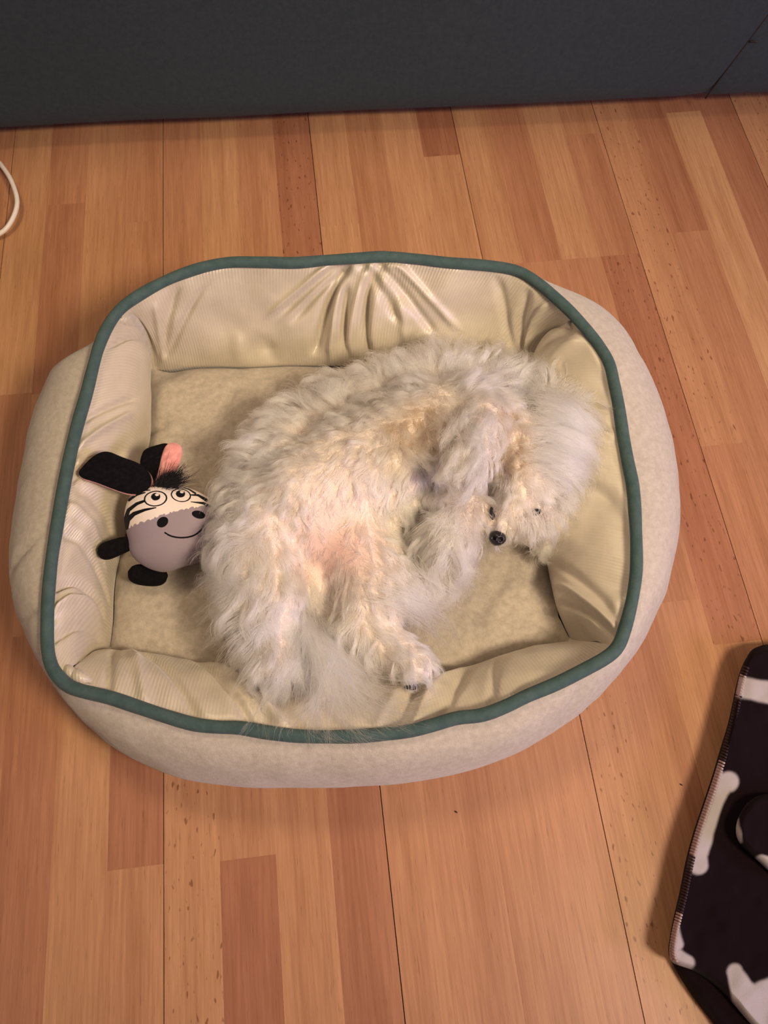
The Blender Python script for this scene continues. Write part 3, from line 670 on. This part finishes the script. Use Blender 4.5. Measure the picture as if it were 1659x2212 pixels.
for i_ in range(26):                     # far forepaw: a pompom fanning out to the left and down
    a_ = math.radians(195 + 112 * ((i_ * 7) % 26) / 25.); R_ = 62 + 34 * ((i_ * 11) % 5) / 4. + (14 if a_ > 4.3 else 0)
    x_, y_ = 970 + 14 * math.cos(i_ * 3.1), 1142 + 26 * math.sin(i_ * 1.9)
    dx_, dy_ = math.cos(a_), -math.sin(a_)
    EARS.append(([(x_, y_, .150), (x_ + .45 * R_ * dx_, y_ + .40 * R_ * dy_, .150), (x_ + .85 * R_ * dx_, y_ + .8 * R_ * dy_ + 6, .132), (x_ + 1.0 * R_ * dx_ + 5, y_ + R_ * dy_ + 16, .108)], 60, .0045, .0038, cc_))
for i_ in range(20):                     # near foreleg: white locks falling towards the paw
    f_ = ((i_ * 7) % 20) / 19.; x_, y_ = 1010 + 50 * math.sin(i_ * 2.7) * (1 - .4 * f_), 890 + 120 * f_
    EARS.append(([(x_, y_, .204), (x_ - 4 + 5 * math.sin(i_), y_ + 24, .208), (x_ - 6 + 9 * math.sin(i_ * 1.3), y_ + 52, .198)], 45, .0035, .0036, cw if x_ > 1000 else cc_))
for i_ in range(46):                     # loose locks along back and flank
    f_ = i_ / 45.; a_ = math.radians(-8 + 178 * f_ + 10 * math.sin(i_ * 2.1))
    path_ = [(1120,830),(1040,800),(950,795),(850,805),(760,840),(680,880),(620,920),(570,980),(530,1050),(505,1130),(490,1220),(495,1300),(520,1380),(560,1440)]
    q_ = f_ * 13; j_ = min(12, int(q_)); x_ = path_[j_][0] + (path_[j_ + 1][0] - path_[j_][0]) * (q_ - j_); y_ = path_[j_][1] + (path_[j_ + 1][1] - path_[j_][1]) * (q_ - j_)
    nx_, ny_ = (path_[j_][1] - path_[j_ + 1][1]), -(path_[j_][0] - path_[j_ + 1][0]); l_ = math.hypot(nx_, ny_); nx_, ny_ = nx_ / l_, ny_ / l_
    if nx_ * (x_ - 800) + ny_ * (y_ - 1080) < 0: nx_, ny_ = -nx_, -ny_
    tw_ = .5 + .5 * f_; lx_, ly_ = nx_ - .2, ny_ + .9 * f_; k_ = 46 + 14 * math.sin(i_ * 3.3)
    z_ = .128 if f_ < .75 else .135
    EARS.append(([(x_ - 12 * nx_, y_ - 12 * ny_, z_), (x_ + .35 * k_ * lx_, y_ + .35 * k_ * ly_, z_ + .004), (x_ + .75 * k_ * lx_, y_ + .8 * k_ * ly_, z_ - .014), (x_ + k_ * lx_ + 6 * math.sin(i_ * 2.), y_ + 1.1 * k_ * ly_, z_ - .038)], 42, .0045, .0042, cw))
TH = EARS + [([(860,1240,.140),(910,1290,.128),(950,1340,.105),(975,1390,.080)], 170, .010, .012, cc_),
      ([(820,1280,.140),(890,1310,.135),(940,1360,.110),(950,1410,.085)], 150, .010, .010, cw),
      ([(880,1210,.130),(920,1270,.115),(1000,1300,.085)], 90, .010, .012, cc_),
      ([(560,1330,.130),(500,1345,.125),(465,1345,.112)], 45, .003, .003, cw),
      ([(1080,1165,.118),(1050,1185,.100),(1045,1215,.085)], 40, .003, .004, cc_),
      ([(1170,1150,.100),(1175,1180,.085),(1165,1205,.072)], 60, .006, .005, cc_),
      ([(1092,1100,.142),(1086,1122,.146),(1080,1146,.144)], 30, .003, .004, cc_)]
Pt, tt_ = strands(TH, 12, .0032)
hair_object('feathering', None, Pt, rng.uniform(.00012, .00022, len(Pt)), tt_, HAIR, dog, root_shade=.7)

BLACK, t, b = nt('wet_black'); b.inputs['Base Color'].default_value = (.012, .010, .012, 1); b.inputs['Roughness'].default_value = .28
PAD, t, b = nt('paw_pad'); b.inputs['Base Color'].default_value = (.02, .016, .016, 1); b.inputs['Roughness'].default_value = .6
def blob(name, c, ax, rot, mat, parent, fn=None, nu=40, nv_=24):
    """ellipsoid in the frame rot (rows = axes), shaped by fn(unit vectors)"""
    u = np.linspace(0, 2 * math.pi, nu, endpoint=False); v = np.linspace(0, math.pi, nv_)
    Uu, Vv = np.meshgrid(u, v, indexing='ij')
    D = np.stack([np.cos(Uu) * np.sin(Vv), np.sin(Uu) * np.sin(Vv), np.cos(Vv)], -1)
    Q = D * np.array(ax)
    if fn is not None: Q = fn(D, Q)
    return mesh(name, (Q @ np.array(rot)) + c, gridF(nu, nv_, True), mat, parent)
def facing(c, mix=1.0, twist=0.0):
    """axes (right, up, out) of something at c that faces up and towards where the photographer stands"""
    n_ = (CAM - c); n_ /= np.linalg.norm(n_); n_ = n_ * mix + np.array([0, 0, 1.]) * (1 - mix); n_ /= np.linalg.norm(n_)
    r_ = np.array(ROT[:, 0]); r_ = r_ - (r_ @ n_) * n_; r_ /= np.linalg.norm(r_); u_ = np.cross(n_, r_)
    c_, s_ = math.cos(twist), math.sin(twist)
    return np.array([c_ * r_ + s_ * u_, -s_ * r_ + c_ * u_, n_])
c = P(1074, 1163, .131)
def nose_fn(D, Q):
    Q = Q.copy(); x, y = D[..., 0], D[..., 1]
    for sx in (-.32, .42):
        h = np.exp(-(((x - sx) / .20) ** 2 + ((y + .08) / .26) ** 2)) * (D[..., 2] > 0); Q[..., 2] -= .0052 * h
    Q[..., 2] -= .0012 * np.exp(-((x - .05) / .06) ** 2) * (y < .1) * (D[..., 2] > 0)
    Q[..., 0] *= 1 + .12 * y
    return Q
blob('nose', c, (.0088, .0076, .0085), facing(c, .9, -.25), BLACK, dog, nose_fn, 80, 60)
c = P(1156, 1107, .1325); blob('eye', c, (.0064, .0036, .0040), facing(c, .8, .3), BLACK, dog)
c = P(1063, 1110, .133); blob('eye', c, (.0028, .0072, .0036), facing(c, .8, .12), BLACK, dog)
c = P(889, 1483, .120); blob('paw_pad', c, (.0068, .0034, .004), facing(c, .6, .0), PAD, dog)
c = P(655, 900, .075)

# ------------------------------------------------------------------ plush zebra toy
tc0 = P(378, 1141, .098)
toy = thing('plush_toy', 'plush zebra toy with grey smiling muzzle, black feet and black and pink ears', 'toy', (tc0[0], tc0[1], .06))
TR = facing(tc0, .85, -.02)
MM = np.linalg.norm(P(379, 1141, .098) - tc0)     # metres per photo pixel there
def TP(x, y, h): return tc0 + TR[0] * (x - 378) * MM - TR[1] * (y - 1141) * MM + TR[2] * h
nu, nv_ = 640, 300
a = np.linspace(0, 2 * math.pi, nu, endpoint=False); r = np.linspace(0, 1, nv_) ** .9 * math.pi * .5
outl = spline([(272,1118),(280,1080),(303,1056),(340,1046),(385,1048),(425,1060),(458,1080),(478,1106),(486,1140),(480,1175),(462,1200),(430,1215),(400,1224),(365,1236),(335,1232),(305,1216),(288,1195),(283,1170),(276,1145)], 400, True)
oc = outl - [378, 1141]; oa = np.arctan2(-oc[:, 1], oc[:, 0]); orr = np.linalg.norm(oc, axis=1); s_ = np.argsort(oa); oa, orr = oa[s_], orr[s_]
RO = np.interp((a + math.pi) % (2 * math.pi) - math.pi, np.r_[oa - 2 * math.pi, oa, oa + 2 * math.pi], np.r_[orr, orr, orr])
front = RO[:, None] * np.sin(r)[None]; hz = .034 * np.cos(r)[None] * np.ones_like(front)
XX = 378 + np.cos(a)[:, None] * front; YY = 1141 - np.sin(a)[:, None] * front
Vt = TP(0, 0, 0) * 0 + tc0 + TR[0] * ((XX - 378) * MM)[..., None] - TR[1] * ((YY - 1141) * MM)[..., None] + TR[2] * hz[..., None]
# printed face
def segd(x, y, pts):
    d = np.full(x.shape, 1e9); lt = np.zeros(x.shape); acc = 0
    for (x0, y0), (x1, y1) in zip(pts[:-1], pts[1:]):
        vx, vy = x1 - x0, y1 - y0; l2 = vx * vx + vy * vy
        t = np.clip(((x - x0) * vx + (y - y0) * vy) / l2, 0, 1); dd = np.hypot(x - x0 - t * vx, y - y0 - t * vy)
        m_ = dd < d; d = np.where(m_, dd, d); lt = np.where(m_, acc + t, lt); acc += 1
    return d, lt / acc
white, blk, grey = np.array([.80, .70, .64]), np.array([.004, .004, .006]), np.array([.30, .245, .29])
bx = [268, 280, 300, 330, 370, 410, 440, 470, 490]; by = [1160, 1148, 1138, 1128, 1112, 1100, 1095, 1100, 1108]
bnd = np.interp(XX, bx, by) + 2.2 * vnoise(XX * .33, YY * 0, 61)
is_m = YY > bnd
C = np.where(is_m[..., None], grey, white)
def paint(mask, col): 
    global C
    C = np.where(mask[..., None], col, C)
for pts, w0, w1 in ([[(276,1148),(282,1128),(296,1116),(318,1108),(340,1103)], 8.0, 1.2], [[(276,1128),(283,1108),(300,1095),(318,1088)], 5.5, 2.6], [[(283,1085),(298,1075),(315,1070)], 3.8, 1.6], [[(296,1072),(312,1065),(325,1064)], 2.6, 1.2],
                    [[(455,1098),(436,1088),(410,1087)], 5.0, .8], [[(442,1080),(424,1070),(410,1071)], 4.0, 1.6], [[(418,1066),(404,1057),(394,1055)], 2.4, 1.2]):
    d, lt = segd(XX, YY, pts); paint((d < w0 + (w1 - w0) * lt) & ~is_m, blk)
def ell(cx_, cy_, rx, ry, rot=0):
    dx, dy = XX - cx_, YY - cy_; c_, s_ = math.cos(rot), math.sin(rot)
    return np.hypot((dx * c_ + dy * s_) / rx, (-dx * s_ + dy * c_) / ry)
for (ex, ey, rx, ry, ro, px_, py_) in ((338, 1083, 24, 17.5, -.12, 338, 1079), (389, 1073, 21, 15.5, .15, 388, 1070)):
    e_ = ell(ex, ey, rx, ry, ro); paint(e_ < 1, blk); paint(e_ < .86, white)
    paint(ell(px_, py_, 9.5, 8.5) < 1, blk); paint(ell(px_ + 2.5, py_ - 4.5, 4.0, 3.2) < 1, white)
nostr = (ell(355, 1133, 12.5, 10, -.75) < 1) | (ell(427, 1114, 14, 8.5, .2) < 1)
paint(nostr, blk)
mp_ = spline([(361,1155),(372,1161),(388,1164),(405,1163),(420,1158),(432,1148),(440,1135)], 24); d, lt = segd(XX, YY, [tuple(q) for q in mp_]); mouth = d < 1.7
paint(mouth, blk)
TOY = attr_mat('toy_plush', .9, .06, 1500, .3)
F = gridF(nu, nv_, True); fc = np.arange(len(F)); iu, iv = fc // (nv_ - 1), fc % (nv_ - 1)
eyem = (ell(338, 1083, 24, 17.5, -.12) < 1) | (ell(389, 1073, 21, 15.5, .15) < 1)
kind = np.where(mouth, 4, np.where(nostr, 3, np.where(eyem, 2, np.where(is_m, 1, 0))))[iu, iv]
left_ = (XX < 364)[iu, iv]; leftn = (XX < 391)[iu, iv]
Vf, Cf = Vt.reshape(-1, 3), C.reshape(-1, 3)
def submesh(name, sel, lift=0.):
    Fs = F[sel]; used, inv = np.unique(Fs, return_inverse=True)
    o = mesh(name, Vf[used] + TR[2] * lift, inv.reshape(-1, 4), TOY, toy, col=Cf[used]); return o
head_o = submesh('head', kind == 0); submesh('muzzle', kind == 1)
submesh('eye', (kind == 2) & left_); submesh('eye', (kind == 2) & ~left_)
mz = [o for o in toy.children if o.name.startswith('muzzle')][0]
for o in (submesh('nostril', (kind == 3) & leftn), submesh('nostril', (kind == 3) & ~leftn), submesh('mouth', kind == 4)): o.parent = mz
for o in [c for c in toy.children if c.name.split('.')[0] == 'eye']: o.parent = head_o
# back of the body
rb = np.linspace(0, 1, 30) * math.pi / 2
fb = RO[::4, None] * np.cos(rb)[None] ; hb_ = -.040 * np.sin(rb)[None] * np.ones_like(fb); ab = a[::4]
Vb = tc0 + TR[0] * (np.cos(ab)[:, None] * fb * MM)[..., None] + TR[1] * (np.sin(ab)[:, None] * fb * MM)[..., None] + TR[2] * hb_[..., None]
Vb[..., 2] = np.maximum(Vb[..., 2], .058)
TBLK = fabric('toy_black_plush', (.002, .002, .003), (.006, .005, .006), 1.0, .0, 200, 1500, .4, .0005)
TPNK = fabric('toy_pink_plush', (.62, .24, .22), (.80, .36, .31), .9, .4, 160, 1300, .5, .0008)
TWHT = fabric('toy_white_plush', (.60, .52, .48), (.70, .62, .58), .9, .3)
mesh('back', Vb, gridF(len(ab), 30, True, flip=True), TWHT, toy)
def puffy(name, outline, hfun, th, mat, parent, rings=16, n=90, power=2.4, up=True, center=None):
    q = spline(outline, n, True); c_ = q.mean(0) if center is None else np.array(center)
    s = np.sin(np.linspace(0, math.pi / 2, rings)); V = []
    for k in range(rings):
        w_ = c_ + (q - c_) * s[k]; z_ = th * (1 - s[k] ** power) ** (1 / power) * (1 if up else -1)
        for x, y in w_: V.append(TP(x, y, hfun(x, y) + z_ * (1 + .12 * math.sin(x * .23 + y * .31))))
    return mesh(name, V, gridF(rings, n, False, True, flip=up), mat, parent)
e1 = [(181,1035),(186,1024),(204,1002),(222,989),(240,987),(265,996),(295,1006),(314,1018),(326,1036),(326,1054),(316,1066),(300,1073),(280,1073),(255,1066),(215,1052),(190,1045)]
e1b = [(x + 4, y + 7) for x, y in e1]
h1 = lambda x, y: .016 + .0000 * x
ear1 = puffy('ear', e1, h1, .006, TBLK, toy)
puffy('ear_lining', [(x + 3.5, y + 3.5) for x, y in e1], lambda x, y: .016, .005, TPNK, toy, up=False)
puffy('ear', [(x + 9, y + 5.5) if y > 1030 else (x + 6, y + 2) for x, y in e1], lambda x, y: .013, .004, TBLK, toy, up=False) if False else None
e2 = [(301,1010),(303,985),(312,972),(335,962),(352,958),(362,966),(356,1000),(350,1030),(340,1046),(330,1048),(318,1034)]
h2 = lambda x, y: .004
puffy('ear', e2, h2, .006, TBLK, toy); 
e3 = [(340,1015),(345,985),(353,964),(368,957),(382,962),(387,975),(384,998),(376,1020),(360,1032),(345,1045),(334,1050),(336,1035)]
puffy('ear_lining', e3, lambda x, y: .009, .0045, TPNK, toy); puffy('ear_lining', e3, lambda x, y: .009, .004, TPNK, toy, up=False)
puffy('ear_fold', e2, h2, .006, TBLK, toy, up=False)
def limb(name, pts, rad, mat):
    q = spline([TP(*p_) for p_ in pts], 22); t_ = np.linspace(0, 1, 22)
    rr_ = np.array(rad)[0] + (rad[1] - rad[0]) * t_; rr_ = rr_ * np.minimum(1, np.sqrt(np.clip(1 - np.abs((t_ - .5) / .5) ** 3.5, .004, 1)))
    V, F_ = tube(q, rr_, 20, up=TR[2]); return mesh(name, V, F_, mat, toy)
limb('foot', [(296,1172,-.004),(268,1182,-.002),(240,1194,.0),(222,1200,.0)], (.0078, .0105), TBLK)
limb('foot', [(282,1236,-.018),(305,1242,-.018),(335,1245,-.018),(366,1244,-.018)], (.0112, .0112), TBLK)
limb('foot', [(462,1180,-.012),(480,1190,-.016),(500,1196,-.020)], (.0085, .009), TBLK)
limb('foot', [(455,1105,-.006),(470,1106,-.008),(483,1108,-.012)], (.0065, .006), TBLK)
# forelock
nT = 700; root = np.array([TP(x, y, .014) for x, y in np.c_[rng.normal(352, 9, nT), rng.normal(1055, 5, nT)]])
dirs = TR[0] * rng.normal(.75, .45, nT)[:, None] + TR[1] * rng.normal(.75, .4, nT)[:, None] + TR[2] * rng.uniform(.1, .8, nT)[:, None]
t = np.linspace(0, 1, 6)[None, :, None]; Lt = rng.uniform(.008, .019, nT)[:, None, None]
Pt = root[:, None] + dirs[:, None] * Lt * t + rng.normal(0, .0006, (nT, 6, 3)) * t + TR[0] * (.002 * t * t)
TH_, tq, b = nt('toy_black_yarn'); b.inputs['Base Color'].default_value = (.008, .007, .009, 1); b.inputs['Roughness'].default_value = .8
hair_object('forelock', None, Pt, np.full(nT, .00028), np.tile([.01, .01, .012], (nT, 1)), TH_, toy)

# ------------------------------------------------------------------ cable
WHITE, t, b = nt('white_rubber'); b.inputs['Base Color'].default_value = (.80, .74, .68, 1); b.inputs['Roughness'].default_value = .4
cp = [(-150,300,.004),(-60,318,.006),(-10,345,.012),(8,364,.016),(24,390,.018),(36,425,.018),(35,452,.016),(22,482,.012),(2,503,.008),(-40,520,.0045),(-120,525,.0036),(-260,500,.0036)]
V, F = tube(spline([P(*q) for q in cp], 120), .0033, 14)
cab0 = P(-60, 420, 0); cable = mesh('charging_cable', V, F, WHITE, None, loc=(cab0[0], cab0[1], 0))
tag(cable, 'white charging cable curving across the wood floor beside the bed', 'cable')

# ------------------------------------------------------------------ blanket
bl0 = P(1720, 1850, 0); blanket = thing('fleece_blanket', 'dark brown fleece blanket printed with white bones, folded on the floor', 'blanket', (bl0[0], bl0[1], 0))
FLEECE = attr_mat('fleece', 1.0, .03, 1600, .6)
DARK = np.array([.007, .0022, .004]); BONE = np.array([.43, .39, .40])
def sheet(name, outline, cen, z0_, z1_, edge, bones, seed, inner_z=None, zlift=None):
    q = spline(outline, 700, True); c_ = np.array(cen, float)
    s = 1 - (1 - np.linspace(0, 1, 190)) ** 1.6; s = np.r_[s, ]
    X = c_[0] + (q[:, 0] - c_[0])[:, None] * s[None]; Y = c_[1] + (q[:, 1] - c_[1])[:, None] * s[None]
    ds = (1 - s)[None] * np.linalg.norm(q - c_, axis=1)[:, None]        # px from the edge
    k = np.clip(ds / edge, 0, 1); Z = z0_ + (z1_ - z0_) * np.sqrt(1 - (1 - k) ** 2)
    Z = Z + k * (.0030 * vnoise(X * .012, Y * .012, seed) + .0010 * vnoise(X * .04, Y * .04, seed + 1))
    if zlift is not None: Z = Z + zlift(X, Y) * k
    Cc = np.zeros(X.shape + (3,)) + DARK
    wob = 1.6 * vnoise(X * .05, Y * .05, seed + 2)
    for b_ in bones:
        d = np.full(X.shape, 1e9)
        for (x0, y0, r0), (x1, y1, r1) in b_:
            vx, vy = x1 - x0, y1 - y0; l2 = vx * vx + vy * vy + 1e-6
            t_ = np.clip(((X - x0) * vx + (Y - y0) * vy) / l2, 0, 1)
            d = np.minimum(d, np.hypot(X - x0 - t_ * vx, Y - y0 - t_ * vy) - (r0 + (r1 - r0) * t_))
        m_ = 1 - smst(-4, 4.5, d + wob); Cc = Cc * (1 - m_[..., None]) + BONE * m_[..., None]
    V = CAM + 0 * Cc
    dirs = np.stack([X - CXP, -(Y - CYP), np.full(X.shape, -FPX)], -1) @ ROT.T
    V = CAM + dirs * ((Z - CAMH) / dirs[..., 2])[..., None]
    o = mesh(name, V, gridF(700, 190, True), FLEECE, blanket, col=Cc); return o
OUT = [(1660,1396),(1640,1398),(1620,1408),(1604,1430),(1592,1462),(1583,1500),(1570,1560),(1552,1620),(1534,1680),(1514,1740),(1494,1800),(1478,1860),(1464,1930),(1450,1990),(1443,2030),(1441,2058),(1450,2082),(1485,2140),(1530,2200),(1580,2260),(1680,2330),(1900,2330),(2080,2200),(2150,1900),(2080,1560),(1900,1420),(1760,1396)]
B1 = [((1574,1688,22),(1560,1694,20)), ((1548,1662,10),(1556,1700,22)), ((1552,1700,23),(1528,1770,21)), ((1528,1770,21),(1512,1840,19)), ((1508,1868,21),(1510,1840,17))]
B2 = [((1482,2080,18),(1466,2066,14)), ((1462,2040,13),(1458,2000,7)), ((1448,2050,10),(1452,2080,8))]
B3 = [((1588,2100,17),(1608,2150,30)), ((1612,2150,30),(1640,2210,44)), ((1640,2150,26),(1672,2138,28)), ((1650,2180,40),(1700,2300,44))]
B0 = [((1596,1484,23),(1760,1512,22))]
BX = [((1760,1650,22),(1850,1760,20)), ((1750,1640,26),(1748,1642,26)), ((1860,1770,26),(1862,1772,26))]
OUTB = [(x - (0 if y < 1900 else 0) + 5, y + 4) for x, y in OUT]
lay = lambda X, Y: 0 * X
sheet('lower_layer', [(x + (3 if x < 1700 else 0), y) for x, y in OUT], (1760, 1850), .001, .020, 26, [], 71)
OUT2 = [(x, y) for x, y in OUT if not (1441 < x < 1900 and y > 2070)]
TOPO = [(1664,1392),(1640,1396),(1622,1406),(1608,1430),(1597,1462),(1589,1500),(1576,1560),(1559,1620),(1541,1680),(1521,1740),(1501,1800),(1485,1860),(1471,1930),(1456,1990),(1448,2030),(1446,2060),(1454,2080),(1500,2098),(1545,2130),(1585,2170),(1640,2230),(1760,2330),(1900,2330),(2080,2200),(2150,1900),(2080,1560),(1900,1420),(1760,1392)]
sheet('upper_layer', TOPO, (1760, 1850), .020, .034, 16, [B0, B1, B2, B3, BX], 75, zlift=lambda X, Y: .006 * smst(1500, 1700, X))
FL = [(1592,1775),(1590,1800),(1598,1822),(1615,1840),(1640,1862),(1665,1885),(1700,1910),(1800,1930),(1900,1860),(1920,1750),(1850,1680),(1760,1690),(1700,1712),(1650,1716),(1622,1728),(1604,1748)]
sheet('folded_corner', FL, (1740, 1800), .042, .054, 18, [[((1589,1772,7),(1594,1805,7)),((1594,1805,7),(1600,1818,3))], [((1645,1860,14),(1690,1880,18))]], 79)
# overlock stitches along the edge, pale where they cross a bone
STITCH, t, b = nt('pale_thread'); b.inputs['Base Color'].default_value = (.46, .33, .32, 1); b.inputs['Roughness'].default_value = .8
STITCHD, t, b = nt('dark_thread'); b.inputs['Base Color'].default_value = (.03, .010, .016, 1); b.inputs['Roughness'].default_value = .8
ed = spline([(x, y) for x, y in TOPO[:17]], 1500)
ed = ed[np.argsort(ed[:, 1])]
groups = {'pale': [], 'dark': []}
y = 1440.
while y < 2078:
    x = float(np.interp(y, ed[:, 1], ed[:, 0])); pale = 1458 < y < 1500 or 1640 < y < 1846 or 1972 < y < 2078
    q = spline([P(x + 2, y - 1, .0265), P(x + 7, y + 1, .0335), P(x + 13, y + 4, .0375)], 6)
    groups['pale' if pale else 'dark'].append(tube(q, .0011, 6)); y += 6.2
for k, mt in (('pale', STITCH), ('dark', STITCHD)):
    VV, FF, o_ = [], [], 0
    for V, F in groups[k]: VV.append(V); FF += [[i + o_ for i in f] for f in F]; o_ += len(V)
    tag(mesh('stitching', np.vstack(VV), FF, mt, blanket), 'pale pinkish overlock stitching' if k == 'pale' else 'dark overlock stitching', kind='stuff')

# ------------------------------------------------------------------ crumbs
def crumb(px, py, z, l, label, grp=None):
    c = P(px, py, z)
    bm = bmesh.new(); bmesh.ops.create_icosphere(bm, subdivisions=2, radius=1)
    V = [np.array([v.co.x * l * .5 * (1 + .2 * v.co.y), v.co.y * l * .22, v.co.z * l * .2 + l * .18]) for v in bm.verts]
    V = [np.array([q[0] * .8 + q[1] * .6, q[1] * .8 - q[0] * .6, q[2]]) + c for q in V]
    F = [[v.index for v in f.verts] for f in bm.faces]; bm.free()
    tag(mesh('crumb', V, F, PAD, None, loc=c), label, 'crumb')
crumb(985, 1754, 0, .0036, 'tiny dark crumb on the floor in front of the bed')
crumb(1471, 1695, 0, .0034, 'tiny dark crumb on the floor beside the bone print blanket')
#DOG
